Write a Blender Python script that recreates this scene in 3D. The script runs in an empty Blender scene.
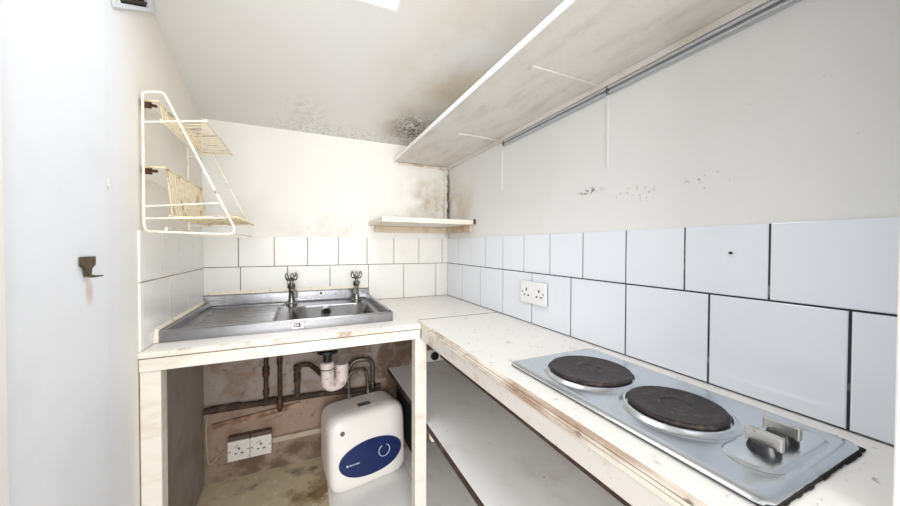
import bpy, bmesh, math, random
from mathutils import Vector, Matrix
random.seed(4)
PI = math.pi
SC = bpy.context.scene
COL = SC.collection

# ------------------------------------------------------------------ camera, light, exposure
CZ = 1.11
cd = bpy.data.cameras.new('camera'); cam = bpy.data.objects.new('camera', cd); COL.objects.link(cam)
F = Vector((0.41444, 0.90995, -0.01552)); R = Vector((0.91007, -0.41444, 0.00303)); U = Vector((0.00367, 0.01538, 0.99988))
M4 = Matrix((R, U, -F)).transposed().to_4x4(); M4.translation = (0, 0, CZ)
cam.matrix_world = M4
cd.sensor_width = 36; cd.lens = 323.2127 / 900 * 36; cd.shift_y = -1.7 / 900; cd.clip_start = 0.01
SC.camera = cam
SC.view_settings.view_transform = 'Standard'; SC.view_settings.look = 'None'
SC.view_settings.gamma = 1; SC.view_settings.use_curve_mapping = False
SC.view_settings.exposure = 0.44
w = bpy.data.worlds.new('world'); SC.world = w; w.use_nodes = True
w.node_tree.nodes['Background'].inputs[0].default_value = (1.0, 0.99, 0.975, 1)
w.node_tree.nodes['Background'].inputs[1].default_value = 1.1

def area_light(name, loc, target, sx, sy, power, col):
    l = bpy.data.lights.new(name, 'AREA'); l.shape = 'RECTANGLE'; l.size = sx; l.size_y = sy; l.energy = power; l.color = col
    o = bpy.data.objects.new(name, l); COL.objects.link(o); o.location = loc
    o.rotation_euler = (Vector(target) - Vector(loc)).to_track_quat('-Z', 'Y').to_euler()
    return o
area_light('skylight_daylight', (0.07, 0.83, 2.16), (0.07, 0.95, 1.0), 0.42, 0.42, 5.5, (0.93, 0.965, 1.0))
area_light('hall_fill', (-0.25, -2.3, 1.2), (0.25, 1.0, 1.1), 1.6, 1.9, 63.0, (0.985, 0.99, 1.0))  # added fill lamp beyond the doorway, placed to even out the walls

# ------------------------------------------------------------------ materials
def lin(c):
    return tuple((v / 12.92 if v <= 0.04045 else ((v + 0.055) / 1.055) ** 2.4) for v in [x / 255 for x in c]) + (1,)
def mat(name, col, rough=0.5, metal=0.0, layers=(), bump=None, spec=0.5):
    m = bpy.data.materials.new(name); m.use_nodes = True
    nt = m.node_tree; N = nt.nodes; K = nt.links.new
    b = N['Principled BSDF']; b.inputs['Roughness'].default_value = rough; b.inputs['Metallic'].default_value = metal
    b.inputs['Specular IOR Level'].default_value = spec
    tc = N.new('ShaderNodeTexCoord')
    rgb = N.new('ShaderNodeRGB'); rgb.outputs[0].default_value = lin(col); cur = rgb.outputs[0]
    def noise(scale, detail=4, stretch=None, rough_=0.6):
        n = N.new('ShaderNodeTexNoise'); n.inputs['Scale'].default_value = scale; n.inputs['Detail'].default_value = detail
        n.inputs['Roughness'].default_value = rough_
        if stretch:
            mp = N.new('ShaderNodeMapping'); mp.inputs['Scale'].default_value = stretch
            K(tc.outputs['Object'], mp.inputs[0]); K(mp.outputs[0], n.inputs['Vector'])
        else: K(tc.outputs['Object'], n.inputs['Vector'])
        return n.outputs[0]
    def mrange(x, lo, hi, a=0.0, z=1.0):
        r = N.new('ShaderNodeMapRange'); r.interpolation_type = 'SMOOTHSTEP'
        r.inputs[1].default_value = lo; r.inputs[2].default_value = hi; r.inputs[3].default_value = a; r.inputs[4].default_value = z
        K(x, r.inputs[0]); return r.outputs[0]
    def mul(a, b_):
        q = N.new('ShaderNodeMath'); q.operation = 'MULTIPLY'; K(a, q.inputs[0])
        if isinstance(b_, (int, float)): q.inputs[1].default_value = b_
        else: K(b_, q.inputs[1])
        return q.outputs[0]
    for L in layers:
        s = L.get('s', 1.0); fac = None
        if 'scale' in L:
            fac = mrange(noise(L['scale'], L.get('det', 5), L.get('st'), L.get('nr', 0.6)), L.get('lo', .45), L.get('hi', .7))
        for (c, r) in ([L['at']] if 'at' in L else []):
            sub = N.new('ShaderNodeVectorMath'); sub.operation = 'SUBTRACT'; K(tc.outputs['Object'], sub.inputs[0]); sub.inputs[1].default_value = c
            dv = N.new('ShaderNodeVectorMath'); dv.operation = 'DIVIDE'; K(sub.outputs[0], dv.inputs[0]); dv.inputs[1].default_value = r
            ln = N.new('ShaderNodeVectorMath'); ln.operation = 'LENGTH'; K(dv.outputs[0], ln.inputs[0])
            k = mrange(ln.outputs['Value'], L.get('core', 0.1), 1.0, 1.0, 0.0)
            fac = k if fac is None else mul(fac, k)
        if 'axis' in L:                                   # paint that changes along an axis
            ax, a0, a1 = L['axis']
            sp = N.new('ShaderNodeSeparateXYZ'); K(tc.outputs['Object'], sp.inputs[0])
            k = mrange(sp.outputs[ax], a0, a1)
            fac = k if fac is None else mul(fac, k)
        if s != 1.0: fac = mul(fac, s)
        mx = N.new('ShaderNodeMix'); mx.data_type = 'RGBA'
        K(fac, mx.inputs[0]); K(cur, mx.inputs[6]); mx.inputs[7].default_value = lin(L['col']); cur = mx.outputs[2]
    K(cur, b.inputs['Base Color'])
    if bump:
        bp = N.new('ShaderNodeBump'); bp.inputs['Strength'].default_value = bump[1]; bp.inputs['Distance'].default_value = bump[2] if len(bump) > 2 else 0.004
        K(noise(bump[0], 5, bump[3] if len(bump) > 3 else None), bp.inputs['Height']); K(bp.outputs[0], b.inputs['Normal'])
    return m

XL, XR, YB, WZ = -0.418, 0.812, 1.814, 0.811
MOULD = (62, 56, 50); BROWN = (150, 120, 84)
plast_back = mat('cream painted plaster', (241, 239, 234), .75, layers=[
    dict(col=(222, 214, 200), scale=2.2, lo=.5, hi=.75, s=.35),
    dict(col=(176, 158, 122), scale=7, lo=.38, hi=.7, s=.8, at=((.74, YB, 1.36), (.34, .3, .26)), core=.05),
    dict(col=(136, 126, 106), scale=9, lo=.34, hi=.7, s=.55, at=((.70, YB, 1.36), (.2, .3, .17))),
    dict(col=MOULD, scale=22, lo=.3, hi=.6, s=.9, at=((XR, YB, 1.38), (.04, .2, .36))),
    dict(col=BROWN, scale=60, lo=.6, hi=.66, s=.5, at=((.62, YB, 1.26), (.5, .2, .12))),
    dict(col=(196, 178, 140), scale=5, lo=.42, hi=.7, s=.5, at=((.2, YB, 1.2), (.45, .2, .12)))],
    bump=(9, .25, .006))
plast_left = mat('cream painted plaster on side wall', (236, 239, 244), .7, layers=[
    dict(col=(238, 233, 224), axis=(1, 1.0, 1.24)),
    dict(col=(216, 204, 182), scale=3, lo=.5, hi=.8, s=.4, axis=(1, 1.1, 1.3)),
    dict(col=(206, 176, 124), at=((XL, .83, 1.78), (.2, .16, .22)), s=.6),
    dict(col=(140, 110, 80), scale=90, lo=.7, hi=.74, s=.5)], bump=(8, .2, .005))
plast_panel = mat('white painted lining', (238, 241, 247), .55, layers=[
    dict(col=(214, 190, 150), at=((XL, .86, 1.72), (.2, .12, .2)), s=.5),
    dict(col=(206, 166, 140), at=((XL, .946, 1.01), (.2, .02, .04)), s=.6),
    dict(col=(216, 220, 228), scale=6, lo=.5, hi=.75, s=.25)], bump=(6, .1, .003))
plast_right = mat('grey white painted plaster', (230, 230, 229), .7, layers=[
    dict(col=(214, 208, 200), scale=2.5, lo=.5, hi=.8, s=.3),
    dict(col=(190, 172, 136), scale=6, lo=.35, hi=.7, s=.7, at=((XR, 1.7, 1.36), (.2, .3, .26))),
    dict(col=MOULD, scale=26, lo=.3, hi=.58, s=.95, at=((XR, YB, 1.38), (.2, .045, .36))),
    dict(col=(150, 100, 50), scale=80, lo=.56, hi=.64, s=.75, at=((XR, .585, 1.252), (.2, .09, .03))),
    dict(col=(110, 80, 50), scale=110, lo=.61, hi=.67, s=.7, at=((XR, .42, 1.255), (.2, .08, .028))),
    dict(col=(84, 66, 50), scale=60, lo=.56, hi=.6, s=.9, at=((XR, .74, 1.283), (.2, .07, .014))),
    dict(col=(170, 162, 154), scale=80, lo=.69, hi=.73, s=.4)], bump=(7, .25, .005))
ceil_m = mat('stained ceiling paint', (227, 226, 224), .8, layers=[
    dict(col=(196, 176, 140), scale=3, lo=.25, hi=.65, s=.65, at=((.62, 1.3, 1.8), (.42, .75, .6))),
    dict(col=(150, 128, 96), scale=8, lo=.35, hi=.7, s=.75, at=((.54, 1.68, 1.7), (.26, .28, .3))),
    dict(col=(58, 52, 44), scale=75, lo=.45, hi=.58, s=.85, at=((.53, 1.66, 1.72), (.15, .16, .3))),
    dict(col=(130, 122, 110), scale=60, lo=.45, hi=.62, s=.3, at=((.15, 1.79, 1.7), (.5, .12, .3))),
    dict(col=(150, 142, 132), scale=40, lo=.42, hi=.66, s=.25, at=((.02, 1.66, 1.72), (.16, .2, .3)))], bump=(6, .2, .005))
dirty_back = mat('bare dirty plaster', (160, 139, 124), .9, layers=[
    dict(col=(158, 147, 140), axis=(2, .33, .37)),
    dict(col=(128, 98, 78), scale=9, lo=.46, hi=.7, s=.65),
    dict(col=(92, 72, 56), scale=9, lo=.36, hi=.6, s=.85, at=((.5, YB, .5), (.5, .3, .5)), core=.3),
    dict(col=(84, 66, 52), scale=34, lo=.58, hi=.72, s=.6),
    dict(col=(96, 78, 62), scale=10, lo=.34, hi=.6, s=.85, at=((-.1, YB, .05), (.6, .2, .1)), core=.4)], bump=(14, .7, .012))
dirty_side = mat('dusty grey plaster', (162, 153, 147), .85, layers=[
    dict(col=(128, 112, 96), scale=4, lo=.45, hi=.75, s=.6),
    dict(col=(150, 130, 104), scale=12, lo=.5, hi=.7, s=.5)], bump=(12, .4, .006))
tile_w = mat('white glazed tile', (236, 235, 232), .12, layers=[dict(col=(216, 216, 214), scale=3, lo=.5, hi=.8, s=.35)])
tile_warm = mat('warm white glazed tile', (236, 234, 229), .32, layers=[dict(col=(214, 208, 196), scale=4, lo=.5, hi=.8, s=.35)])
tile_blue = mat('cool white glazed tile', (232, 236, 243), .12, layers=[dict(col=(212, 216, 222), scale=3, lo=.5, hi=.8, s=.3)])
grout_dark = mat('black grout', (52, 52, 58), .9, layers=[dict(col=(150, 146, 140), scale=16, lo=.58, hi=.66, s=.7)])
grout_grey = mat('grey brown grout', (112, 104, 94), .9, layers=[dict(col=(180, 168, 148), scale=14, lo=.5, hi=.65, s=.7)])
grout_tan = mat('tan grout', (168, 148, 118), .9, layers=[dict(col=(210, 200, 184), scale=14, lo=.5, hi=.65, s=.7)])
sealant = mat('yellowed sealant', (238, 230, 214), .6, layers=[dict(col=(170, 130, 90), scale=60, lo=.6, hi=.7, s=.8)])
floor_m = mat('stained vinyl floor', (220, 206, 176), .7, layers=[
    dict(col=(150, 116, 66), scale=5, lo=.42, hi=.66, s=.85, at=((.02, 1.58, 0), (.28, .24, 1))),
    dict(col=(110, 84, 52), scale=14, lo=.5, hi=.66, s=.7, at=((.03, 1.6, 0), (.2, .2, 1))),
    dict(col=(120, 98, 72), scale=9, lo=.52, hi=.7, s=.7), dict(col=(238, 230, 210), scale=22, lo=.58, hi=.66, s=.7)], bump=(16, .3, .005))
floor_w = mat('white vinyl board', (246, 245, 242), .5, layers=[dict(col=(196, 184, 164), scale=5, lo=.55, hi=.8, s=.5)])
cream_wood = mat('cream painted timber', (233, 227, 217), .55, layers=[
    dict(col=(208, 190, 164), scale=8, lo=.5, hi=.75, s=.45, st=(1, 1, 4)), dict(col=(128, 96, 64), scale=80, lo=.68, hi=.73, s=.6)], bump=(20, .2, .002))
edge_wood = mat('grubby painted edging', (233, 226, 214), .55, layers=[
    dict(col=(160, 124, 88), scale=16, lo=.46, hi=.7, s=.7), dict(col=(92, 64, 42), scale=60, lo=.62, hi=.7, s=.8)], bump=(20, .3, .003))
edge_brown = mat('worn brown stained edging', (230, 221, 208), .55, layers=[
    dict(col=(150, 110, 76), scale=22, lo=.42, hi=.66, s=.75, st=(1, .25, 1)), dict(col=(84, 60, 42), scale=70, lo=.6, hi=.7, s=.7, st=(1, .5, 1))], bump=(20, .3, .003))
apron_white = mat('scuffed white fascia', (222, 216, 210), .5, layers=[
    dict(col=(170, 136, 104), scale=9, lo=.5, hi=.72, s=.6), dict(col=(150, 110, 76), scale=7, lo=.38, hi=.66, s=.8, at=((.413, .35, .79), (.1, .34, .022))), dict(col=(130, 110, 94), scale=90, lo=.62, hi=.7, s=.6)])
work_m = mat('speckled white laminate', (238, 235, 230), .35, layers=[
    dict(col=(214, 204, 186), scale=5, lo=.6, hi=.8, s=.4), dict(col=(132, 110, 86), scale=75, lo=.64, hi=.7, s=.6),
    dict(col=(170, 150, 124), scale=20, lo=.62, hi=.72, s=.5)], bump=(60, .08, .001))
gap_m = mat('near black gap fill', (28, 24, 22), .9)  # near black for seals, and painted in for dark gaps and holes
shelf_m = mat('grubby white shelf board', (226, 222, 218), .6, layers=[
    dict(col=(186, 170, 152), scale=5, lo=.42, hi=.75, s=.45, st=(3, 1, 1)),
    dict(col=(120, 84, 48), scale=9, lo=.36, hi=.62, s=.85, at=((.68, 1.72, 1.59), (.2, .16, .2))),
    dict(col=(150, 122, 92), scale=4, lo=.4, hi=.7, s=.6, at=((.62, 1.55, 1.59), (.4, .35, .3))),
    dict(col=(150, 140, 130), scale=90, lo=.55, hi=.75, s=.18)], bump=(30, .1, .002))
lip_m = mat('white painted shelf lip', (238, 238, 238), .4)
cream_shelf = mat('cream painted shelf', (236, 228, 214), .5, layers=[dict(col=(170, 140, 100), scale=12, lo=.55, hi=.7, s=.6)])
batten_m = mat('stained cream batten', (216, 200, 176), .6, layers=[dict(col=(160, 120, 80), scale=6, lo=.45, hi=.65, s=.7)])
under_m = mat('dusty grey shelf', (240, 240, 240), .45, layers=[dict(col=(180, 170, 160), scale=4, lo=.5, hi=.8, s=.5), dict(col=(96, 84, 74), scale=40, lo=.68, hi=.72, s=.7)])
darkwood = mat('dark wood and edge shade', (62, 44, 34), .8, layers=[dict(col=(120, 92, 70), scale=14, lo=.55, hi=.7, s=.6)])  # brown rail wood, also used as painted shade on shelf edge and grooves
steel = mat('brushed stainless steel', (140, 140, 142), .24, 1.0, layers=[dict(col=(96, 92, 88), scale=14, lo=.5, hi=.75, s=.6)], bump=(60, .08, .001, (1, 12, 12)))
steel_hob = mat('bright pressed steel', (212, 217, 222), .24, 1.0, layers=[dict(col=(150, 154, 158), scale=7, lo=.5, hi=.75, s=.55)], bump=(40, .06, .001))
chrome = mat('worn chrome', (150, 148, 144), .22, 1.0, layers=[dict(col=(70, 64, 56), scale=50, lo=.5, hi=.7, s=.7)])
iron = mat('burnt cast iron', (38, 33, 34), .5, .3, layers=[
    dict(col=(92, 72, 62), scale=75, lo=.48, hi=.68, s=.6), dict(col=(160, 146, 136), scale=110, lo=.66, hi=.7, s=.8),
    dict(col=(22, 20, 22), scale=34, lo=.5, hi=.7, s=.7)], bump=(60, .35, .002))
black = mat('black plastic', (22, 22, 26), .25)
knob_m = mat('brushed aluminium knob', (200, 198, 194), .35, .9, layers=[dict(col=(140, 130, 118), scale=60, lo=.55, hi=.7, s=.6)])
alu = mat('aluminium rail', (192, 194, 198), .4, .3)
alu_dark = mat('dark rail groove', (96, 96, 98), .5, .2)
wire_m = mat('cream plastic coated wire', (245, 239, 226), .4, layers=[dict(col=(216, 192, 150), scale=20, lo=.5, hi=.7, s=.5), dict(col=(120, 78, 44), scale=36, lo=.66, hi=.72, s=.8)])
wire_y = mat('yellowed rusty wire', (234, 219, 186), .45, layers=[dict(col=(150, 104, 60), scale=24, lo=.5, hi=.66, s=.75)])
rust = mat('rusty steel', (104, 74, 52), .8, .3, layers=[dict(col=(60, 44, 34), scale=40, lo=.45, hi=.65)])
brass = mat('tarnished brass', (98, 90, 66), .45, .8, layers=[dict(col=(60, 52, 40), scale=90, lo=.45, hi=.65, s=.7)])
copper = mat('grimy copper pipe', (92, 62, 46), .6, .4, layers=[dict(col=(52, 38, 32), scale=24, lo=.42, hi=.6, s=.85), dict(col=(170, 150, 132), scale=40, lo=.64, hi=.7, s=.6)])
grime = mat('grimy dark pipe', (60, 46, 38), .8, layers=[dict(col=(112, 84, 64), scale=20, lo=.5, hi=.7, s=.6)])
trap_m = mat('white plastic trap', (212, 200, 195), .4, layers=[dict(col=(120, 92, 80), scale=50, lo=.55, hi=.7, s=.7)])
braid = mat('braided steel hose', (120, 112, 104), .4, .7, layers=[dict(col=(60, 52, 46), scale=160, lo=.45, hi=.6)])
plug_w = mat('white socket plastic', (238, 238, 238), .3)
plug_d = mat('grubby socket plastic', (226, 222, 216), .35, layers=[dict(col=(150, 132, 110), scale=30, lo=.58, hi=.7, s=.6)])
patt = mat('brown pattress', (96, 78, 64), .7)
slot_m = mat('socket slot black', (26, 24, 26), .6)
pinkwood = mat('stained pinkish batten', (176, 142, 122), .8, layers=[dict(col=(96, 68, 52), scale=12, lo=.48, hi=.68, s=.8)])
trunk_m = mat('beige cable trunking', (186, 170, 152), .6, layers=[dict(col=(120, 100, 80), scale=10, lo=.5, hi=.7, s=.6)])
heat_w = mat('white heater casing', (238, 233, 228), .35, layers=[dict(col=(196, 182, 160), scale=6, lo=.6, hi=.8, s=.4)])
heat_b = mat('navy blue panel', (7, 32, 86), .3)
white_p = mat('white print', (226, 232, 240), .4)
grey_b = mat('grey badge', (92, 92, 100), .4)
vent_m = mat('white vent frame', (226, 230, 236), .5)
dark_m = mat('dark vent slat', (58, 48, 38), .8)  # even dark brown for the slats
red_m = mat('maroon sticker', (84, 38, 48), .5)
frame_m = mat('white gloss joinery', (240, 238, 234), .35)
glass_m = bpy.data.materials.new('skylight glass'); glass_m.use_nodes = True
nt = glass_m.node_tree; nt.nodes.clear()
o_ = nt.nodes.new('ShaderNodeOutputMaterial'); t_ = nt.nodes.new('ShaderNodeBsdfTransparent'); g_ = nt.nodes.new('ShaderNodeBsdfGlossy'); x_ = nt.nodes.new('ShaderNodeMixShader')
g_.inputs['Roughness'].default_value = .05; x_.inputs[0].default_value = .06
nt.links.new(t_.outputs[0], x_.inputs[1]); nt.links.new(g_.outputs[0], x_.inputs[2]); nt.links.new(x_.outputs[0], o_.inputs[0])

# ------------------------------------------------------------------ mesh helpers (all given in room coordinates)
class MB:
    def __init__(s): s.bm = bmesh.new(); s.mi = 0
    def face(s, vs):
        try: f = s.bm.faces.new(vs)
        except ValueError: return None
        f.material_index = s.mi; return f
    def poly(s, pts): return s.face([s.bm.verts.new(p) for p in pts])
    def box(s, x0, x1, y0, y1, z0, z1, bev=0.0, fn=None, seg=2):
        b = bmesh.new(); bmesh.ops.create_cube(b, size=1)
        for v in b.verts: v.co = Vector(((x0 + x1) / 2 + v.co.x * (x1 - x0), (y0 + y1) / 2 + v.co.y * (y1 - y0), (z0 + z1) / 2 + v.co.z * (z1 - z0)))
        if bev: bmesh.ops.bevel(b, geom=b.edges[:], offset=bev, segments=seg, profile=.5, affect='EDGES')
        s.merge(b, fn)
    def merge(s, b, fn=None):
        mp = {}
        for v in b.verts: mp[v] = s.bm.verts.new(fn(v.co.copy()) if fn else v.co)
        for f in b.faces: s.face([mp[v] for v in f.verts])
        b.free()
    def tube(s, pts, r, n=8, cap=True, closed=False):
        pts = [Vector(p) for p in pts]; rings = []; L = len(pts)
        rr = r if isinstance(r, (list, tuple)) else [r] * L
        t0 = (pts[1] - pts[0]).normalized(); up = Vector((0, 0, 1)) if abs(t0.z) < .9 else Vector((1, 0, 0))
        nrm = (up - t0 * up.dot(t0)).normalized()
        for i, p in enumerate(pts):
            if closed: t = (pts[(i + 1) % L] - pts[i - 1])
            else: t = (pts[min(i + 1, L - 1)] - pts[max(i - 1, 0)])
            t.normalize(); nrm = (nrm - t * nrm.dot(t)).normalized(); bi = t.cross(nrm)
            k = 1.0
            if 0 < i < L - 1:
                c = (pts[i + 1] - p).normalized().dot((p - pts[i - 1]).normalized()); k = 1 / max(.5, math.sqrt((1 + c) / 2))
            rings.append([s.bm.verts.new(p + (nrm * math.cos(a) + bi * math.sin(a)) * rr[i] * (k if rr[i] else 1)) for a in [2 * PI * j / n for j in range(n)]])
        for i in range(L if closed else L - 1):
            A, B = rings[i], rings[(i + 1) % L]
            for j in range(n): s.face([A[j], A[(j + 1) % n], B[(j + 1) % n], B[j]])
        if cap and not closed: s.face(rings[0][::-1]); s.face(rings[-1])
    def lathe(s, prof, c, axis=(0, 0, 1), n=32, capb=True, capt=True):   # prof: (r, h) up the axis
        ax = Vector(axis).normalized(); u = ax.orthogonal().normalized(); v = ax.cross(u); c = Vector(c); rings = []
        for r, h in prof:
            rings.append([s.bm.verts.new(c + ax * h + (u * math.cos(2 * PI * j / n) + v * math.sin(2 * PI * j / n)) * r) for j in range(n)])
        for A, B in zip(rings, rings[1:]):
            for j in range(n): s.face([A[j], A[(j + 1) % n], B[(j + 1) % n], B[j]])
        if capb: s.face(rings[0][::-1])
        if capt: s.face(rings[-1])
    def prism(s, pts, vec):                                             # extrude a polygon (3-D points) along vec
        vec = Vector(vec); a = [s.bm.verts.new(p) for p in pts]; b = [s.bm.verts.new(Vector(p) + vec) for p in pts]; n = len(pts)
        s.face(a[::-1]); s.face(b)
        for i in range(n): s.face([a[i], a[(i + 1) % n], b[(i + 1) % n], b[i]])
    def build(s, name, mats, parent=None, smooth=False, auto=None):
        bmesh.ops.recalc_face_normals(s.bm, faces=s.bm.faces[:])
        off = Vector((0, 0, 0)); q = parent
        while q is not None: off += q.location; q = q.parent
        for v in s.bm.verts: v.co -= off
        me = bpy.data.meshes.new(name); s.bm.to_mesh(me); s.bm.free()
        for m in (mats if isinstance(mats, (list, tuple)) else [mats]): me.materials.append(m)
        if smooth:
            for p in me.polygons: p.use_smooth = True
            me.set_sharp_from_angle(angle=math.radians(auto or 40))
        o = bpy.data.objects.new(name, me); COL.objects.link(o)
        if parent: o.parent = parent
        return o
def thing(name, label, cat, loc, group=None):
    o = bpy.data.objects.new(name, None); COL.objects.link(o); o.location = loc; o.empty_display_size = .05
    o['label'] = label; o['category'] = cat
    if group: o['group'] = group
    return o
def tag(o, label, cat, group=None):
    o['label'] = label; o['category'] = cat
    if group: o['group'] = group
    return o
def struct(o, label=None):
    o['kind'] = 'structure'
    return o
def arc(c, r, a0, a1, n, u, v):
    c, u, v = Vector(c), Vector(u), Vector(v)
    return [c + u * r * math.cos(a0 + (a1 - a0) * i / n) + v * r * math.sin(a0 + (a1 - a0) * i / n) for i in range(n + 1)]
def rounded(pts, r, n=5):                                               # round the corners of a polyline
    pts = [Vector(p) for p in pts]; out = [pts[0]]
    for a, b, c in zip(pts, pts[1:], pts[2:]):
        d1, d2 = (a - b), (c - b); q = min(r, d1.length * .45, d2.length * .45); p, t = b + d1.normalized() * q, b + d2.normalized() * q
        for i in range(n + 1):
            k = i / n; out.append(p * (1 - k) ** 2 + b * 2 * k * (1 - k) + t * k * k)
    return out + [pts[-1]]
def ceil_z(y): return 1.688 + (YB - y) * .284

# ------------------------------------------------------------------ room shell
def tile_row(m, wall, a_list, z0, z1, lo, hi, g=.0032, th=.006, flush=False):
    """glazed tiles between the joints a_list, standing proud of a wall; slot 1 tile, slot 2 grout"""
    def P(a, d, z):
        if wall == 'R': return Vector((XR - d, a, z))
        if wall == 'L': return Vector((XL + d, a, z))
        return Vector((a, YB - d, z))
    m.mi = 2
    l_, h_ = lo + .003, hi - .003
    b = [P(l_, 0, z0), P(h_, 0, z0), P(h_, 0, z1), P(l_, 0, z1)]
    f = [P(l_, .004, z0), P(h_, .004, z0), P(h_, .004, z1), P(l_, .004, z1)]
    vb = [m.bm.verts.new(p) for p in b]; vf = [m.bm.verts.new(p) for p in f]
    m.face(vf)
    for i in range(4): m.face([vb[i], vb[(i + 1) % 4], vf[(i + 1) % 4], vf[i]])
    m.mi = 1
    edges = sorted([lo] + [a for a in a_list if lo + .004 < a < hi - .004] + [hi])
    for a0, a1 in zip(edges, edges[1:]):
        p0 = a0 + (g / 2 if a0 != lo else 0); p1 = a1 - (g / 2 if a1 != hi else 0)
        q0, q1 = z0 + g / 2, (z1 + .0005 if flush else z1 - g / 2)
        tl = random.uniform(-.0006, .0006)
        e = .0015
        A = [P(p0, .0002, q0), P(p1, .0002, q0), P(p1, .0002, q1), P(p0, .0002, q1)]
        B = [P(p0, th - e * .6, q0), P(p1, th - e * .6, q0), P(p1, th - e * .6, q1), P(p0, th - e * .6, q1)]
        C_ = [P(p0 + e, th + tl, q0 + e), P(p1 - e, th, q0 + e), P(p1 - e, th - tl, q1 - e), P(p0 + e, th, q1 - e)]
        va, vb2, vc = [[m.bm.verts.new(p) for p in s_] for s_ in (A, B, C_)]
        for i in range(4):
            j = (i + 1) % 4
            m.face([va[i], va[j], vb2[j], vb2[i]]); m.face([vb2[i], vb2[j], vc[j], vc[i]])
        m.face(vc)
    m.mi = 0
TM, TT = 1.0085, 1.155
Y0 = -0.02
# back wall
m = MB()
m.box(XL - .1, XR + .1, YB, YB + .1, WZ - .02, 2.0)
tile_row(m, 'B', [-.27 + .2 * i for i in range(-1, 6)], WZ, TM, XL, XR)
tile_row(m, 'B', [-.278 + .15 * i for i in range(-1, 8)], TM, TT, XL, XR, flush=True)
m.mi = 3; m.box(XL - .1, XR + .1, YB, YB + .1, -.05, WZ - .02)
struct(m.build('wall_back', [plast_back, tile_warm, grout_grey, dirty_back]))
# right wall
m = MB()
m.box(XR, XR + .1, Y0, YB, WZ - .02, 2.3)
tile_row(m, 'R', [1.606 - .2 * i for i in range(-1, 9)], WZ, TM, Y0 + .13, YB, g=.0042)
tile_row(m, 'R', [1.657 - .15 * i for i in range(-1, 12)], TM, TT, Y0 + .13, YB, g=.0036, flush=True)
m.mi = 3; m.box(XR, XR + .1, Y0, YB, -.05, WZ - .02)
m.mi = 0                                                                # filled joints between the plasterboards
m.prism([(XR, 1.221, 1.36), (XR, 1.229, 1.36), (XR, 1.230, 1.585), (XR, 1.220, 1.585)], (-.003, 0, 0))
m.prism([(XR, .671, 1.34), (XR, .674, 1.34), (XR, .680, 1.585), (XR, .668, 1.585)], (-.004, 0, 0))
struct(m.build('wall_right', [plast_right, tile_blue, grout_dark, dirty_side]))
# left wall
m = MB()
m.box(XL - .1, XL, 1.1725, YB, WZ - .02, 2.3); m.box(XL - .1, XL, Y0, 1.1725, -.05, 2.3)
tile_row(m, 'L', [1.387 + .2 * i for i in range(-1, 3)], WZ, TM - .003, 1.176, YB)
tile_row(m, 'L', [1.335 + .155 * i for i in range(-1, 4)], TM - .003, TT - .004, 1.176, YB, flush=True)
m.mi = 3; m.box(XL - .1, XL, 1.1725, YB, -.05, WZ - .02)
struct(m.build('wall_left', [plast_left, tile_w, grout_tan, dirty_side]))
m = MB()
m.box(XL - .02, XL + .003, .723, 1.018, 0, 1.905, .001)
struct(m.build('trim_1', plast_panel))
m = MB(); m.box(XL - .01, XL + .010, .60, .722, 0, 1.93, .003)
struct(m.build('trim_2', frame_m))
# front wall with the doorway the picture is taken from
m = MB()
m.box(.586, XR + .1, -.02, .106, -.05, 2.3); m.box(XL - .1, -.36, -.12, -.02, -.05, 2.3); m.box(-.36, .586, -.12, -.02, 2.0, 2.3)
struct(m.build('wall_front', plast_panel))
m = MB(); m.box(.574, .586, -.02, .106, 0, 2.0, .003); m.box(.574, .65, .104, .1148, 0, 2.0, .002)
struct(m.build('trim_4', frame_m))
# ceiling, sloping up from the back wall, with the skylight opening
SX0, SX1, SY0, SY1 = -.16, .294, .60, 1.078
def slope(v): return Vector((v.x, v.y, v.z + ceil_z(v.y)))
m = MB()
for (a, b, c, d) in [(XL - .1, XR + .1, SY1, YB + .1), (XL - .1, SX0, SY0, SY1), (SX1, XR + .1, SY0, SY1), (XL - .1, XR + .1, -.12, SY0)]:
    m.box(a, b, c, d, 0, .12, fn=slope)
struct(m.build('ceiling', ceil_m))
m = MB()
for (a, b, c, d) in [(SX0, SX0 + .008, SY0, SY1), (SX1 - .008, SX1, SY0, SY1), (SX0 + .008, SX1 - .008, SY0, SY0 + .008), (SX0 + .008, SX1 - .008, SY1 - .008, SY1)]:
    m.box(a, b, c, d, -.001, .14, fn=slope)
win = struct(m.build('window_1', frame_m))
m = MB(); m.box(SX0 + .008, SX1 - .008, SY0 + .008, SY1 - .008, .1, .104, fn=slope)
m.build('window_glass', glass_m, win)
# floor
m = MB(); m.box(XL - .1, XR + .1, -1.6, YB + .1, -.05, 0)
struct(m.build('floor', floor_m))
m = MB(); m.box(.10, .462, .5, 1.60, 0, .003); m.box(.467, XR, .12, 1.70, 0, .003); m.box(XL, .096, .12, 1.25, 0, .003)
struct(m.build('trim_5', floor_w))

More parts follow.
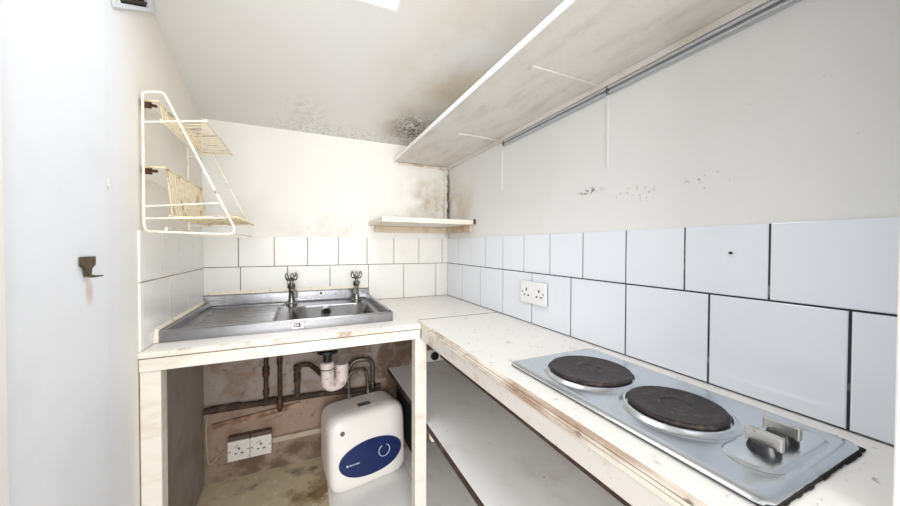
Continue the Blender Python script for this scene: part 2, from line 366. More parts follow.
# ------------------------------------------------------------------ worktops and their supports
def tilt(v): return Vector((v.x, v.y, v.z + max(0, (.41 - v.x)) * .011))
t = thing('worktop', 'speckled white worktop carrying the steel sink along the back wall', 'worktop', (0, 1.5, WZ - .03))
m = MB()
m.box(XL + .001, -.06, 1.176, YB - .007, WZ - .018, WZ); m.box(.302, .411, 1.176, YB - .007, WZ - .018, WZ); m.box(-.06, .302, 1.176, 1.322, WZ - .018, WZ); m.box(-.06, .302, 1.668, YB - .007, WZ - .018, WZ)
m.box(.411, XR - .008, 1.245, YB - .007, WZ - .018, WZ)
m.build('top', work_m, t)
m = MB(); m.prism([(XL + .001, 1.178, WZ), (XL + .001, 1.170, WZ - .002), (XL + .001, 1.166, WZ - .008), (XL + .001, 1.167, WZ - .016), (XL + .001, 1.173, WZ - .019), (XL + .001, 1.178, WZ - .019)], (.8265, 0, 0))
m.build('edge_trim', edge_wood, t)
m = MB(); m.box(XL + .001, .41, 1.172, 1.190, WZ - .056, WZ - .019, .0015)
m.build('fascia', cream_wood, t)
m = MB(); m.box(XL + .002, .405, 1.1705, 1.1725, WZ - .0200, WZ - .0188); m.build('joint_line', rust, t)  # thin brown line along the joint of edge trim and fascia
t = thing('worktop', 'long narrow white worktop holding the hob along the right wall', 'worktop', (.63, .7, WZ - .03))
m = MB(); m.box(.4265, XR - .008, .117, 1.240, WZ - .020, WZ, .0005)
m.build('top', work_m, t)
m = MB(); m.prism([(.426, .117, WZ - .0004), (.4225, .117, WZ - .002), (.4205, .117, WZ - .006), (.4178, .117, WZ - .0068), (.4165, .117, WZ - .0095), (.4128, .117, WZ - .0105), (.4118, .117, WZ - .0185), (.426, .117, WZ - .0185)], (0, 1.123, 0))
m.build('edge_trim', edge_brown, t)
m = MB(); m.box(.4176, .4184, .117, 1.2, WZ - .0067, WZ - .0062); m.box(.4126, .4131, .117, 1.2, WZ - .0104, WZ - .0100); m.box(.4268, XR - .009, 1.2402, 1.2448, WZ - .004, WZ + .0003); m.build('shade_lines', darkwood, t)  # dark strips painting the shade in the grooves, plus the worktop seam
m = MB(); m.box(.4135, .428, .117, 1.172, .751, WZ - .019, .001)
m.build('fascia', apron_white, t)
m = MB(); m.box(.4285, .450, .117, 1.02, .730, .760)
m.build('dark_rail', darkwood, t)
m = MB(); m.box(XL + .001, XL + .048, 1.176, 1.222, .003, WZ - .057, .002)
tag(m.build('support_post', cream_wood), 'cream timber post against the left wall under the sink worktop', 'post')
m = MB(); m.box(.391, .437, 1.176, 1.222, .003, WZ - .057, .002)
tag(m.build('support_post', cream_wood), 'cream timber post under the inside corner of the two worktops', 'post')
# shelf below the right worktop
t = thing('storage_shelf', 'white shelf board underneath the narrow right worktop', 'shelf', (.62, .9, .4))
m = MB(); m.box(.441, XR - .002, .13, YB - .002, .398, .416, .001)
m.build('board', under_m, t)
m = MB(); m.box(.436, .4405, .13, YB - .002, .396, .4145)
m.build('edging', darkwood, t)  # dark strip that puts shade on the shelf's front edge
m = MB(); m.box(.445, XR - .002, 1.14, 1.17, .362, .3975, .001)
m.build('cleat', cream_wood, t)
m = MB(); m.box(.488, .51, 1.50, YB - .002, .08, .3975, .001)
m.build('gap_shade_panel', gap_m, t)  # near-black sheet added as the shade of the gap behind the heater

# ------------------------------------------------------------------ sink and taps
SZ = .848
t = thing('sink', 'stainless steel sink with ribbed drainer on the left, set on the worktop', 'sink', (-.04, 1.53, WZ))
X0, X1, SF, SB = -.402, .326, 1.264, 1.800
BX0, BX1, BY0, BY1 = -.045, .288, 1.335, 1.655
DZ = .828
m = MB()
def rim(pts, vec): m.prism(pts, vec)
# front, right, left and back rolled rims
prof = [(0, WZ + .001), (0, SZ - .003), (.003, SZ), (.014, SZ), (.020, DZ), (.020, WZ + .001)]
m.prism([(X0, SF + a, z) for a, z in prof], (X1 - X0, 0, 0))
m.prism([(X1 - a, SF + .0201, z + (.004 if z > WZ + .01 else 0)) for a, z in prof], (0, SB - SF - .0201, 0))
m.prism([(X0 + a, SF + .0201, z) for a, z in prof], (0, SB - SF - .0201, 0))
m.build('rim', steel, t)
m = MB()
def rrect(x0, x1, y0, y1, z, r, n=6):
    o = []
    for cx, cy, a in ((x1 - r, y1 - r, 0), (x0 + r, y1 - r, PI / 2), (x0 + r, y0 + r, PI), (x1 - r, y0 + r, 1.5 * PI)):
        o += [Vector((cx + r * math.cos(a + PI / 2 * i / n), cy + r * math.sin(a + PI / 2 * i / n), z)) for i in range(n + 1)]
    return o
loops = [rrect(BX0, BX1, BY0, BY1, DZ, .06), rrect(BX0 + .006, BX1 - .006, BY0 + .006, BY1 - .006, DZ - .008, .058),
         rrect(BX0 + .02, BX1 - .02, BY0 + .02, BY1 - .02, DZ - .11, .06), rrect(BX0 + .045, BX1 - .045, BY0 + .045, BY1 - .045, DZ - .14, .05)]
vs = [[m.bm.verts.new(p) for p in l] for l in loops]; n = len(vs[0])
for A, B in zip(vs, vs[1:]):
    for j in range(n): m.face([A[j], A[(j + 1) % n], B[(j + 1) % n], B[j]])
cv = m.bm.verts.new(((BX0 + BX1) / 2, (BY0 + BY1) / 2, DZ - .146))
for j in range(n): m.face([vs[-1][j], vs[-1][(j + 1) % n], cv])
bowl = m.build('bowl', steel, t, smooth=True, auto=50)
m = MB(); c = Vector((.10, BY1 - .0155, .800)); m.lathe([(.022, 0), (.022, .004), (.016, .005)], c, (0, -1, 0), 20)
ov = m.build('overflow', chrome, bowl, smooth=True)
m = MB(); m.lathe([(.015, .0), (.015, .0065)], c, (0, -1, 0), 16); m.build('overflow_hole', gap_m, bowl)
# deck around the bowl: quads from the bowl loop out to the deck outline
m = MB(); o_l = rrect(BX0, BX1, BY0, BY1, DZ, .06); out = []
DX0 = -.075
for p in o_l:
    q = p.copy(); cx, cy = (BX0 + BX1) / 2, (BY0 + BY1) / 2
    dx, dy = p.x - cx, p.y - cy
    k = min((((X1 - .018) - cx) / dx) if dx > 1e-6 else ((DX0 - cx) / dx if dx < -1e-6 else 1e9), (((SB) - cy) / dy) if dy > 1e-6 else (((SF + .018) - cy) / dy if dy < -1e-6 else 1e9))
    out.append(Vector((cx + dx * k, cy + dy * k, DZ)))
va = [m.bm.verts.new(p) for p in o_l]; vb = [m.bm.verts.new(p) for p in out]
for j in range(n): m.face([va[j], va[(j + 1) % n], vb[(j + 1) % n], vb[j]])
for cx, cy in ((X1 - .018, SB), (X1 - .018, SF + .018), (DX0, SB), (DX0, SF + .018)):   # fill the outer corners
    js = sorted(range(n), key=lambda j: (out[j] - Vector((cx, cy, DZ))).length)[:1]
    j = js[0]
    for kk in (j - 1, j):
        a, b = out[kk % n], out[(kk + 1) % n]
        if abs(a.x - b.x) > 1e-5 and abs(a.y - b.y) > 1e-5: m.poly([a, b, Vector((cx, cy, DZ))])
m.build('tap_deck', steel, t)
m = MB()                                                                  # drainer: ribs run from the wall towards the bowl
ys = []; y = SF + .018
nr = 10; y1 = 1.70
for i in range(nr):
    a = SF + .03 + (y1 - SF - .03) * i / nr; b = SF + .03 + (y1 - SF - .03) * (i + 1) / nr; w_ = b - a
    ys += [(a, 0), (a + w_ * .4, 0), (a + w_ * .55, .008), (a + w_ * .85, .008)]
ys = [(SF + .018, 0)] + ys + [(y1, 0), (SB, 0)]
rows = []
for x, k in ((X0 + .018, 0), (X0 + .05, 0), (X0 + .065, 1), (DX0 - .03, 1), (DX0 - .015, 0), (DX0, 0)):
    rows.append([m.bm.verts.new((x, yy, DZ - .004 * (1 if X0 + .04 < x < DX0 - .01 else 0) + h * k)) for yy, h in ys])
for A, B in zip(rows, rows[1:]):
    for j in range(len(ys) - 1): m.face([A[j], A[j + 1], B[j + 1], B[j]])
m.build('drainer', steel, t)
m = MB()
XU = XL + .007
m.prism([(XU, SB - .012, DZ), (XU, SB - .004, DZ + .006), (XU, SB - .002, .876), (XU, SB, .882), (XU, YB - .0065, .882), (XU, YB - .0065, DZ - .01), (XU, SB - .012, DZ - .01)], (X1 - XL - .003, 0, 0))
up = m.build('upstand', steel, t)
m = MB(); m.lathe([(.006, 0), (.006, .003), (.003, .004)], (.085, SB - .003, .866), (0, -1, 0), 12); m.build('screw', rust, up)
m = MB()
m.prism([(XU, YB - .0065, .8825), (XU, YB - .014, .8825), (XU, YB - .0065, .897)], (X1 - XU, 0, 0))
m.prism([(XL + .006, SF + .005, SZ), (XL + .014, SF + .005, SZ), (XL + .006, SF + .005, SZ + .010)], (0, SB - SF - .006, 0))
for i in range(7): m.box(XL + .003, X0 + random.uniform(-.002, .003), SF - .008 + .002 * i, SF + .02, WZ + .001 + .005 * i, WZ + .008 + .005 * i, .002)
m.build('sealant', sealant, t)
m = MB(); m.box(-.036, .002, SF - .0012, SF, WZ + .006, WZ + .027); st = m.build('sticker', lip_m, t)
m = MB(); m.box(-.029, -.008, SF - .0018, SF - .0013, WZ + .011, WZ + .025); m.build('sticker_print', red_m, st)
m = MB()
for dx in (-.026, -.019): m.box(dx, dx + .004, SF - .0024, SF - .0019, WZ + .014, WZ + .022)
m.build('sticker_mark', lip_m, st)

def tap(x, y, label, twist):
    t = thing('pillar_tap', label, 'tap', (x, y, DZ), 'pillar taps on the sink')
    z = DZ
    m = MB(); m.lathe([(.024, .0005), (.024, .006), (.015, .010), (.0125, .03), (.0125, .075), (.017, .082), (.0175, .098), (.012, .104)], (x, y, z), n=20)
    m.build('body', chrome, t, smooth=True)
    m = MB()
    p = rounded([(x, y, z + .066), (x + .01 * twist, y - .035, z + .075), (x + .018 * twist, y - .075, z + .072), (x + .019 * twist, y - .084, z + .045)], .02, 5)
    m.tube(p, .0095, 12); m.build('spout', chrome, t, smooth=True)
    m = MB(); m.lathe([(.008, .103), (.008, .112), (.013, .115), (.013, .122), (.006, .126)], (x, y, z), n=16)
    for a in (0.1, PI - .1, -PI / 2):
        d = Vector((math.cos(a + .2 * twist), math.sin(a + .2 * twist), 0)); c = Vector((x, y, z + .116))
        m.tube([c, c + d * .017 + Vector((0, 0, .008)), c + d * .021 + Vector((0, 0, .022)), c + d * .020 + Vector((0, 0, .036))], [.006, .0085, .0085, .004], 10)
    m.build('handle', chrome, t, smooth=True)
    m = MB(); m.lathe([(.0045, .126), (.0045, .132)], (x, y, z), n=12); m.build('index', plug_w, t)
    return t
tap(-.05, 1.722, 'worn chrome pillar tap at the left of the sink bowl beside the drainer', 1)
tap(.252, 1.722, 'worn chrome pillar tap at the right end of the sink near the corner', -1)

# ------------------------------------------------------------------ hob
t = thing('hob', 'stainless steel two plate electric hob set into the right worktop', 'hob', (.61, .42, WZ))
HX0, HX1, HY0, HY1 = .473, .748, .176, .675
m = MB()
m.box(HX0 + .004, HX1 + .001, HY0 - .001, HY1 - .004, WZ + .0005, WZ + .0045)
for i in range(26):
    x = HX0 + .01 + i * .0103; m.box(x, x + .0113, HY0 - .001 - random.uniform(.0, .0025), HY0, WZ + .0004, WZ + .003)
m.build('gasket', gap_m, t)
m = MB(); lo = []
for d, z, r in ((0, .0045, .018), (0, .007, .018), (.003, .0095, .017), (.014, .0115, .012), (.018, .0105, .012)):
    lo.append([m.bm.verts.new(p) for p in rrect(HX0 + d, HX1 - d, HY0 + d, HY1 - d, WZ + z, r)])
for A, B in zip(lo, lo[1:]):
    for j in range(len(A)): m.face([A[j], A[(j + 1) % len(A)], B[(j + 1) % len(A)], B[j]])
m.face(lo[-1])
HZ = WZ + .0105
# raised control field round the knobs
cf = [(.5, 0)]
l0, l1 = [], []
for p in rrect(.530, .722, .192, .262, 0, .034, 8):
    l0.append(m.bm.verts.new((p.x, p.y, HZ + .0002)))
for p in rrect(.536, .716, .198, .256, 0, .027, 8): l1.append(m.bm.verts.new((p.x, p.y, HZ + .0035)))
for j in range(len(l0)): m.face([l0[j], l0[(j + 1) % len(l0)], l1[(j + 1) % len(l0)], l1[j]])
m.face(l1)
m.build('hob_top', steel_hob, t, smooth=True, auto=30)
for k, (cx, cy, r) in enumerate(((.594, .535, .0885), (.599, .351, .0765))):
    m = MB(); m.lathe([(r + .012, .0002), (r + .008, .0025), (r + .005, .0055), (r + .002, .006), (r + .001, .004)], (cx, cy, HZ), n=56, capt=False)
    m.build('plate_ring', steel_hob, t, smooth=True, auto=30)
    m = MB(); m.lathe([(r - .003, .002), (r - .001, .0085), (r - .003, .0115), (r - .007, .0125), (r - .009, .0119), (.024, .0119), (.022, .0105), (.004, .0105)], (cx, cy, HZ), n=56)
    m.build('hot_plate', iron, t, smooth=True, auto=30)
for (cx, cy) in ((.588, .226), (.645, .228)):
    z = HZ + .0035
    m = MB(); m.lathe([(.0185, 0), (.0185, .004), (.0165, .009), (.0155, .012)], (cx, cy, z), n=28)
    kb = m.build('knob', black, t, smooth=True, auto=30)
    m = MB()
    def rot(v, cx=cx, cy=cy):
        a = .0; d = Vector((v.x - cx, v.y - cy)); return Vector((cx + d.x * math.cos(a) - d.y * math.sin(a), cy + d.x * math.sin(a) + d.y * math.cos(a), v.z))
    m.box(cx - .005, cx + .005, cy - .0205, cy + .0205, z + .008, z + .027, .0018, rot)
    m.build('grip', knob_m, kb)

# ------------------------------------------------------------------ sockets
def socket(t, wall, a, b, z0, z1, d0, d1, gangs, pm, bevel=.002):
    """face plate with UK pin slots; wall R: a,b run along Y, wall B: along X"""
    m = MB()
    if wall == 'R': m.box(XR - d1, XR - d0, a, b, z0, z1, bevel)
    else: m.box(a, b, YB - d1, YB - d0, z0, z1, bevel)
    pl = m.build('face_plate', pm, t)
    for g in range(gangs):
        w_ = (b - a) / gangs; c = a + w_ * (g + .5); zc = (z0 + z1) / 2 - .006
        slots = [(0, .016, .0035, .0055), (-.012, -.006, .0045, .003), (.012, -.006, .0045, .003)]
        m = MB()
        for dx, dz, hw, hh in slots:
            if wall == 'R': m.box(XR - d1 - .0004, XR - d1 + .001, c + dx - hw, c + dx + hw, zc + dz - hh, zc + dz + hh)
            else: m.box(c + dx - hw, c + dx + hw, YB - d1 - .0004, YB - d1 + .001, zc + dz - hh, zc + dz + hh)
        m.build('pin_slots', slot_m, pl)
        m = MB(); q = c + (w_ * .30 if g % 2 == gangs - 1 or gangs == 1 else -w_ * .30)
        if wall == 'R': m.box(XR - d1 - .003, XR - d1 - .0002, q - .006, q + .006, zc + .014, zc + .030, .001)
        else: m.box(q - .006, q + .006, YB - d1 - .003, YB - d1 - .0002, zc + .014, zc + .030, .001)
        m.build('switch', pm, pl)
    for s_ in (-1, 1):
        q = (a + b) / 2 + s_ * (b - a) * .42; m = MB(); zc = (z0 + z1) / 2
        if wall == 'R': m.lathe([(.0035, 0), (.0028, .001)], (XR - d1 - .0001, q, zc), (-1, 0, 0), 10)
        else: m.lathe([(.0035, 0), (.0028, .001)], (q, YB - d1 - .0001, zc), (0, -1, 0), 10)
        m.build('screw', chrome, pl)
t = thing('double_socket', 'white double switched socket on the tiled right wall above the worktop', 'socket', (XR, .992, .892))
m = MB(); m.box(XR - .010, XR - .006,   .916, 1.054, .895, .973); m.build('back_box', gap_m, t)
socket(t, 'R', .912, 1.058, .892, .976, .010, .019, 2, plug_w)
for x0, lab in ((-.321, 'left one of two adjoining white wall sockets under the sink'), (-.2305, 'right one of two adjoining white wall sockets under the sink, beside the trunking')):
    t = thing('wall_socket', lab, 'socket', (x0 + .045, YB, .105), 'two single sockets under the sink')
    m = MB(); m.box(x0 + .001, x0 + .088, YB - .030, YB + .002, .106, .212, .001); m.build('pattress', patt, t)
    socket(t, 'B', x0, x0 + .089, .104, .196, .0305, .040, 1, plug_d)
t = thing('wall_socket', 'white wall plate with a black round outlet above the shelf under the right worktop', 'socket', (.72, YB, .42))
m = MB(); m.box(.665, .79, YB - .03, YB + .002, .422, .492, .002); m.build('face_plate', plug_d, t)
m = MB(); m.lathe([(.024, 0), (.024, .012), (.016, .014)], (.712, YB - .0302, .457), (0, -1, 0), 20); m.build('outlet', black, t, smooth=True)

# ------------------------------------------------------------------ pipes under the sink
def pipe(name, label, pts, r, mt, cat='pipe', n=12, fittings=(), rd=.03):
    t = thing(name, label, cat, pts[0])
    m = MB(); m.tube(rounded(pts, rd) if len(pts) > 2 else pts, r, n); m.build('tube', mt, t, smooth=True)
    for (p, d, l, rr) in fittings:
        m = MB(); m.lathe([(rr * .8, -l / 2), (rr, -l / 2 + .004), (rr, -.004), (rr * .86, -.002), (rr * .86, .002), (rr, .004), (rr, l / 2 - .004), (rr * .8, l / 2)], p, d, 12)
        m.build('fitting', mt, t, smooth=True)
    return t
PY = YB - .026
pipe('water_pipe', 'grimy upright copper pipe under the sink, left one of the close pair', [(-.165, PY, .366), (-.165, PY, .795)], .010, copper,
     fittings=[((-.165, PY, .50), (0, 0, 1), .05, .016), ((-.165, PY, .40), (0, 0, 1), .03, .014), ((-.165, PY, .62), (0, 0, 1), .04, .016)])
pipe('water_pipe', 'grimy upright copper pipe under the sink, right one of the close pair', [(-.105, PY - .012, .30), (-.105, PY - .012, .795)], .0095, copper,
     fittings=[((-.105, PY - .012, .545), (0, 0, 1), .035, .013), ((-.105, PY - .012, .335), (0, 0, 1), .05, .015)])
pipe('water_pipe', 'dark grimy pipe running level along the wall under the sink', [(XL + .006, YB - .02, .352), (-.09, YB - .02, .346), (.14, YB - .016, .338), (.28, YB - .016, .322), (.395, YB - .016, .33)], .0145, grime,
     fittings=[((-.15, YB - .02, .348), (1, 0, 0), .06, .019), ((-.33, YB - .018, .352), (1, 0, 0), .12, .0175)], rd=.05)
pipe('waste_pipe', 'dark waste pipe turning down beside the white trap under the sink', [(.085, 1.60, .508), (.03, 1.77, .514), (-.028, YB - .035, .512), (-.028, YB - .035, .35)], .0125, grime,
     fittings=[((-.028, YB - .035, .45), (0, 0, 1), .05, .017), ((-.028, YB - .035, .50), (0, 0, 1), .03, .018)], rd=.025)
t = thing('sink_trap', 'white plastic waste trap hanging under the sink bowl', 'trap', (.1, 1.52, .49))
TX, TY = .098, 1.52
m = MB(); m.lathe([(.018, .10), (.018, .150), (.030, .152), (.043, .157), (.043, .168), (.028, .172), (.024, .194)], (TX, TY, .482), n=24); m.build('waste_nut', black, t, smooth=True)
m = MB(); m.lathe([(.027, 0), (.030, .004), (.030, .03), (.026, .033)], (TX - .002, TY, .565), n=24); m.build('collar', trap_m, t, smooth=True)
m = MB(); m.tube(rounded([(TX - .002, TY, .575), (TX + .002, TY, .488), (TX + .062, TY + .02, .488), (TX + .062, TY + .02, .560)], .032, 9), [.028] * 24, 16)
m.build('bend', trap_m, t, smooth=True)
m = MB(); m.lathe([(.026, 0), (.029, .004), (.029, .026), (.026, .03)], (TX + .062, TY + .02, .545), n=24); m.build('collar', trap_m, t, smooth=True)
m = MB(); m.lathe([(.0305, 0), (.0305, .004)], (TX - .002, TY, .566), n=24); m.build('seal', gap_m, t, smooth=True)
def hose(label, pts, r):
    t = thing('flexible_hose', label, 'hose', pts[0])
    m = MB(); m.tube(rounded(pts, .09, 9), r, 12); m.build('tube', braid, t, smooth=True)
    for p, q in ((pts[0], pts[1]), (pts[-1], pts[-2])):
        d = (Vector(q) - Vector(p)).normalized(); m = MB(); m.lathe([(r + .004, 0), (r + .004, .022), (r + .001, .026)], Vector(p), d, 6); m.build('nut', chrome, t)
hose('braided steel hose arching up from the top of the water heater', [(.213, 1.705, .335), (.208, 1.71, .465), (.305, 1.73, .47), (.312, 1.725, .335)], .0085)
hose('thicker dark hose looping behind the arched braided hose', [(.14, 1.775, .362), (.20, 1.765, .375), (.225, 1.77, .50), (.345, 1.77, .50), (.345, 1.775, .34)], .012)
m = MB(); m.prism([(-.388, YB, .256), (-.388, YB, .281), (-.015, YB, .314), (-.015, YB, .290)], (0, -.014, 0))
tag(m.build('timber_batten', pinkwood), 'stained pinkish strip of wood on the wall below the level pipe', 'batten')
m = MB(); m.box(-.1405, .20, YB - .020, YB + .001, .138, .163, .002)
tag(m.build('cable_trunking', trunk_m), 'beige cable trunking running from the wall sockets to behind the heater', 'trunking')
m = MB(); m.tube(rounded([(-.327, YB - .008, .155), (-.36, YB - .005, .128), (-.40, YB - .005, .085), (-.408, YB - .006, .2), (-.409, YB - .006, .27), (-.402, YB - .008, .33)], .03, 5), .0032, 8)
tag(m.build('cable', trunk_m, smooth=True), 'thin dirty cable from the left wall socket up the corner under the sink', 'cable')

# ------------------------------------------------------------------ water heater
HA = math.radians(9.5)
hc = Vector((.284, 1.512, 0.003)); ca, sa = math.cos(HA), math.sin(HA)
t = thing('water_heater', 'white under-sink water heater with a blue oval front panel on the floor', 'water heater', hc)
def hw(x, d, z):      # heater space: x right along its front, d out of the front towards the room, z up
    return Vector((hc.x + x * ca + d * sa, hc.y + x * sa - d * ca, hc.z + z))
a_, b_, NN = .184, .168, 7
zc = .168
secs = [(-.215, .90), (-.205, .95), (-.12, .985), (-.07, .992), (-.067, .978), (-.063, .978), (-.060, 1.0), (-.03, 1.0), (-.01, .985), (.003, .95), (.011, .90), (.016, .82), (.020, .65), (.0225, .4), (.0235, .15)]
def sup(x_, a): # superellipse ring
    c, s_ = math.cos(a), math.sin(a); k = (abs(c) ** NN + abs(s_) ** NN) ** (-1 / NN); return c * k * a_, s_ * k * b_
m = MB(); rings = []
for d, s in secs:
    ring = []
    for j in range(72):
        x, z = sup(0, 2 * PI * j / 72); ring.append(m.bm.verts.new(hw(x * s, d - .025 * (z * s / b_ + 1) * .5 * (1 if d > -.06 else 0), zc + z * s)))
    rings.append(ring)
for A, B in zip(rings, rings[1:]):
    for j in range(72): m.face([A[j], A[(j + 1) % 72], B[(j + 1) % 72], B[j]])
m.face(rings[0][::-1]); m.face(rings[-1])
m.build('casing', heat_w, t, smooth=True, auto=35)
def fd(x, z):
    s = ((abs(x) / a_) ** NN + (abs(z) / b_) ** NN) ** (1 / NN); ds = .0236
    for (d0, s0), (d1, s1) in zip(secs[6:], secs[7:]):
        if s1 <= s <= s0: ds = d0 + (d1 - d0) * (s0 - s) / (s0 - s1 + 1e-9); break
    return ds - .0125 * (z / b_ + 1)
def decal(name, pts_rings, mt, lift, parent):
    m = MB(); R_ = [[m.bm.verts.new(hw(x, fd(x, z) + lift, zc + z)) for x, z in r] for r in pts_rings]
    for A, B in zip(R_, R_[1:]):
        for j in range(len(A)): m.face([A[j], A[(j + 1) % len(A)], B[(j + 1) % len(A)], B[j]])
    m.face(R_[-1])
    S = [m.bm.verts.new(hw(x, fd(x, z) - .001, zc + z)) for x, z in pts_rings[0]]
    for j in range(len(S)): m.face([S[j], S[(j + 1) % len(S)], R_[0][(j + 1) % len(S)], R_[0][j]])
    return m.build(name, mt, parent, smooth=True, auto=30)
ea, eb, ex, ez = .150, .080, .003, -.034
pan = decal('blue_panel', [[(ex + ea * k * math.cos(q), ez + eb * k * math.sin(q)) for q in [2 * PI * j / 64 for j in range(64)]] for k in (1, .92, .8, .65, .5, .35, .2, .06)], heat_b, .0022, t)
m = MB()
dx, dz = .062, -.026
m.tube([hw(dx + .027 * math.cos(q), fd(dx, dz) + .0035, zc + dz + .027 * math.sin(q)) for q in [math.radians(115 + 310 * i / 30) for i in range(31)]], .0016, 6)
m.build('dial_ring', white_p, pan)
m = MB(); x = ex - .118
def glyph(x, z, w_, h): 
    d = fd(x, z) + .0022; w_ *= .8; h *= .8; m.prism([hw(x, d, zc + z), hw(x + w_, d, zc + z), hw(x + w_, d, zc + z + h), hw(x, d, zc + z + h)], (sa * .001, -ca * .001, 0))
gz = -.045
glyph(x, gz - .001, .010, .010)
for i, (w_, h) in enumerate(((.006, .007), (.004, .006), (.005, .006), (.002, .009), (.005, .006), (.006, .006), (.005, .006))): glyph(x + .014 + i * .0066, gz, w_, h)
m.build('lettering', white_p, pan)
decal('indicator_light', [[(-.128 + .010 * k * math.cos(q), .103 + .010 * k * math.sin(q)) for q in [2 * PI * j / 20 for j in range(20)]] for k in (1, .5, .1)], grey_b, .002, t)
m = MB(); 
ps = [hw(-.03, -.075, zc + b_ * .99), hw(.03, -.075, zc + b_ * .99), hw(.03, -.105, zc + b_ * .99), hw(-.03, -.105, zc + b_ * .99)]
m.prism(ps, (0, 0, .003)); m.build('badge', grey_b, t)

# ------------------------------------------------------------------ corner shelf, long shelf, rail, conduit
t = thing('corner_shelf', 'small cream shelf in the back right corner above the tiles', 'shelf', (.57, 1.64, 1.24))
m = MB(); m.box(.330, XR - .001, 1.472, YB - .001, 1.2225, 1.246, .0025); m.build('board', cream_shelf, t)
m = MB(); m.box(.362, XR - .02, YB - .020, YB - .001, 1.188, 1.222, .002); m.build('batten', batten_m, t)
m = MB(); m.box(XR - .020, XR - .001, 1.490, YB - .021, 1.188, 1.222, .002); m.build('batten', batten_m, t)
m = MB(); m.box(XR - .010, XR - .001, 1.462, 1.4718, 1.225, 1.25, .001); m.build('end_cap', rust, t)
t = thing('long_shelf', 'long white shelf high along the right wall below the ceiling', 'shelf', (.64, .95, 1.6))
def skew(v): return Vector((v.x + ((YB - v.y) * .0085 if v.x < .6 else 0), v.y, v.z))
m = MB(); m.box(.476, XR - .001, .116, YB - .001, 1.590, 1.605, 0, skew)
bd = m.build('board', shelf_m, t)
m = MB(); m.box(.471, .4758, .116, YB - .001, 1.5885, 1.606, .001, skew); m.build('lip', lip_m, t)
m = MB(); m.box(.555, XR - .02, .694, .716, 1.586, 1.5898, .001); m.build('joint_strip', shelf_m, t)
m = MB(); m.box(.60, XR - .012, 1.235, 1.257, 1.584, 1.5898, .001); m.build('joint_strip', shelf_m, t)
m = MB(); m.box(XR - .016, XR - .001, .116, 1.80, 1.572, 1.5895, .001); m.build('wall_cleat', shelf_m, t)
t = thing('metal_rail', 'grey metal rail fixed to the right wall just under the long shelf', 'rail', (.79, .7, 1.55))
m = MB(); m.box(XR - .010, XR - .0005, .116, 1.186, 1.549, 1.5705, .0012); m.build('channel', alu, t)
m = MB(); m.box(XR - .0108, XR - .0101, .116, 1.186, 1.5575, 1.5588); m.build('groove', alu_dark, t)
m = MB(); m.tube([(XR - .0155, .116, 1.5650), (XR - .0155, 1.190, 1.5650)], .0042, 12); m.build('rod', alu, t, smooth=True)
m = MB(); m.tube([(XR - .0145, .116, 1.5525), (XR - .0145, 1.19, 1.5525)], .0034, 12); m.build('rod', alu, t, smooth=True)
for y in (1.186, .66):
    m = MB(); m.box(XR - .0205, XR - .0105, y, y + .006, 1.547, 1.5705, .002); m.build('bracket', rust if y > 1 else alu_dark, t)
m = MB(); m.tube(rounded([(.500, YB - .008, 1.583), (.76, YB - .008, 1.579), (XR - .019, YB - .008, 1.562), (XR - .019, YB - .008, 1.2485)], .02, 6), .0062, 10)
tag(m.build('cable_conduit', cream_shelf, smooth=True), 'thin painted conduit under the long shelf and down the back right corner', 'conduit')

# ------------------------------------------------------------------ wire rack
t = thing('plate_rack', 'cream wire plate rack hung on the left wall above the drainer', 'dish rack', (XL, 1.39, 1.15))
NY, FY = 1.19, 1.582
WX = XL + .010
RW = .0034
def side(y):
    m = MB()
    m.tube(rounded([(WX, y, 1.30), (WX, y, 1.541), (-.362, y, 1.549), (-.193, y, 1.166), (-.196, y, 1.147), (-.225, y, 1.145), (WX + .004, y, 1.150), (WX, y, 1.17), (WX, y, 1.301)], .010, 5), RW, 8)
    s = m.build('side_frame', wire_m, t, smooth=True)
    m = MB()
    for (z0, x1, z1) in ((1.220, -.231, 1.240), (1.186, -.212, 1.196)): m.tube([(WX, y, z0), (x1, y, z1)], .0026, 6)
    m.build('side_bar', wire_m, s, smooth=True)
side(NY); side(FY)
m = MB()                                                       # upper tray, rods run away from the wall
TZ = 1.479
m.tube([(WX, NY, 1.457), (-.262, NY, 1.483)], .003, 6); m.tube([(WX, FY, 1.457), (-.262, FY, 1.483)], .003, 6)
m.tube([(-.262, NY - .003, 1.483), (-.262, FY + .003, 1.483)], .0036, 8)
m.tube([(-.366, NY, 1.464), (-.366, FY, 1.464)], .0042, 8)
up = m.build('upper_tray', wire_m, t, smooth=True)
for i in range(17):
    y = NY + .016 + i * (FY - NY - .03) / 16; m = MB(); m.tube([(-.368, y, 1.468), (-.262, y, 1.4855)], .0019, 6); m.build('tray_wire', wire_y, up, smooth=True)
def divider(z0, z1, xt, xb, ya, yb, n):
    m = MB(); m.tube([(WX, ya, z1 - .003), (xt, ya, z1)], .003, 6); m.tube([(xt, ya, z1), (xt, yb, z1)], .0034, 8); m.tube([(xb, ya, z0), (xb, yb, z0)], .003, 8)
    d = m.build('plate_divider', wire_y, t, smooth=True)
    for i in range(n):
        y = ya + .02 + i * (yb - ya - .024) / (n - 1); m = MB(); m.tube([(xt, y, z1), (xb, y, z0)], .0019, 6); m.build('divider_wire', wire_y, d, smooth=True)
divider(1.470, 1.520, -.376, -.368, NY, FY, 18)
divider(1.196, 1.334, -.362, -.350, NY, FY, 19)
m = MB()
m.tube([(-.338, NY, 1.190), (-.338, FY, 1.190)], .004, 8); m.tube([(-.196, NY, 1.197), (-.190, FY, 1.197)], .0036, 8); m.tube([(-.27, NY, 1.194), (-.265, FY, 1.194)], .003, 8)
dr = m.build('drip_tray', wire_y, t, smooth=True)
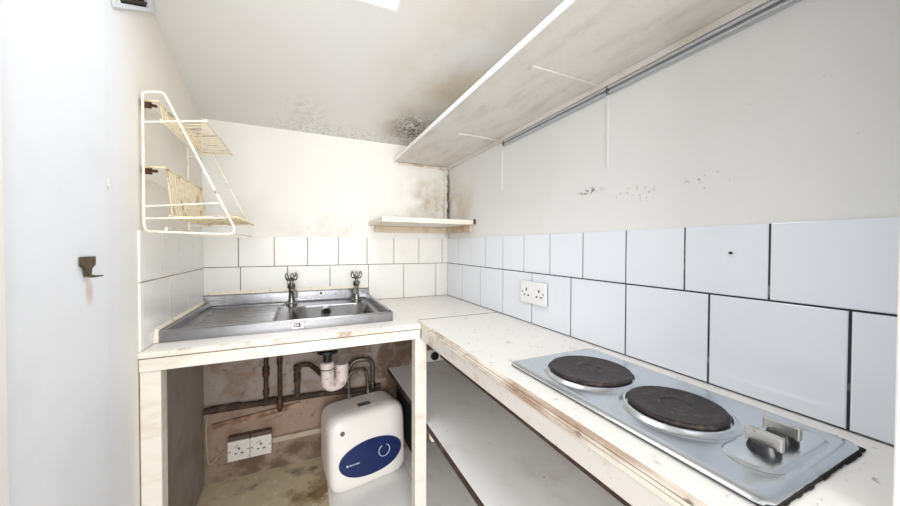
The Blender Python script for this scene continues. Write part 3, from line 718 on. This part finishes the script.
for i in range(17):
    y = NY + .016 + i * (FY - NY - .03) / 16; m = MB(); m.tube([(-.352, y, 1.194), (-.186, y, 1.201)], .0024, 6); m.build('tray_wire', wire_y, dr, smooth=True)
for pts, rr in (([(-.36, NY, 1.147), (-.36, NY + .004, 1.160), (-.36, FY - .004, 1.160), (-.36, FY, 1.147)], .003), ([(-.196, NY, 1.149), (-.196, FY, 1.149)], .0034), ([(WX, NY, 1.30), (WX, FY, 1.30)], .003), ([(WX, NY, 1.52), (WX, FY, 1.52)], .003)):
    m = MB(); m.tube(pts, rr, 8); m.build('cross_bar', wire_m, t, smooth=True)
for z in (1.515, 1.325):
    m = MB(); m.box(XL + .0005, XL + .022, NY + .012, NY + .028, z - .010, z + .010, .003); m.tube([(XL + .01, NY + .02, z), (XL + .028, NY + .04, z + .004)], .0045, 8)
    m.build('mounting_clip', rust, t)

# ------------------------------------------------------------------ small things on the left wall
t = thing('door_catch', 'tarnished brass catch plate screwed to the bright left wall', 'catch', (XL + .004, .933, 1.05))
m = MB(); xw = XL + .0045
m.prism([(xw, 0.909, 1.086), (xw, 0.909, 1.068), (xw, 0.920, 1.061), (xw, 0.923, 1.044), (xw, 0.942, 1.044), (xw, 0.945, 1.061), (xw, 0.958, 1.068), (xw, 0.958, 1.086)], (.004, 0, 0))
m.build('plate', brass, t)
m = MB(); m.tube([(xw + .003, 0.936, 1.0455), (xw + .010, 0.938, 1.044), (xw + .023, 0.941, 1.045)], [.0045, .0026, .0012], 8); m.build('prong', brass, t, smooth=True)
for y in (0.920, 0.948):
    m = MB(); m.lathe([(.0035, 0), (.0025, .0015)], (xw + .004, y, 1.076), (1, 0, 0), 10); m.build('screw', rust, t)
m = MB(); m.lathe([(.011, 0), (.010, .002), (.004, .003)], (XL + .0005, 1.031, 1.256), (1, 0, 0), 16)
tag(m.build('filler_patch', lip_m, smooth=True), 'small round white filler spot on the left wall above the catch', 'filler spot')
m = MB(); m.lathe([(.0028, 0), (.0028, .004)], (XR - .0068, .367, 1.098), (-1, 0, 0), 8)
tag(m.build('tile_chip', slot_m), 'tiny black mark on an upper tile of the right wall', 'mark')
# vent
t = thing('air_vent', 'white framed vent grille with dark slats high on the left wall', 'vent', (XL, 1.12, 1.76))
def vt(u, v, d):     # u along the lower edge, v up the wall
    y = 1.285 - u * .258; z = 1.821 - u * .152
    return Vector((XL + d, y - v * .42 * .36, z + v * .42 * .26))
def vbox(u0, u1, v0, v1, d0, d1, m): m.prism([vt(u0, v0, d0), vt(u1, v0, d0), vt(u1, v1, d0), vt(u0, v1, d0)], (d1 - d0, 0, 0))
m = MB(); vbox(0, .87, 0, .06, .0005, .010, m); vbox(0, .13, .06, .84, .0005, .010, m); vbox(.77, .87, .06, .84, .0005, .010, m); vbox(0, .87, .84, 1, .0005, .010, m)
m.build('frame', vent_m, t)
m = MB(); vbox(.13, .77, .06, .84, .0005, .003, m); m.build('backing', gap_m, t)
for i in range(5):
    v = .09 + i * .15; m = MB(); m.prism([vt(.13, v, .003), vt(.77, v, .003), vt(.77, v + .05, .009), vt(.13, v + .05, .009)], (.001, 0, -.001)); m.build('slat', dark_m, t)
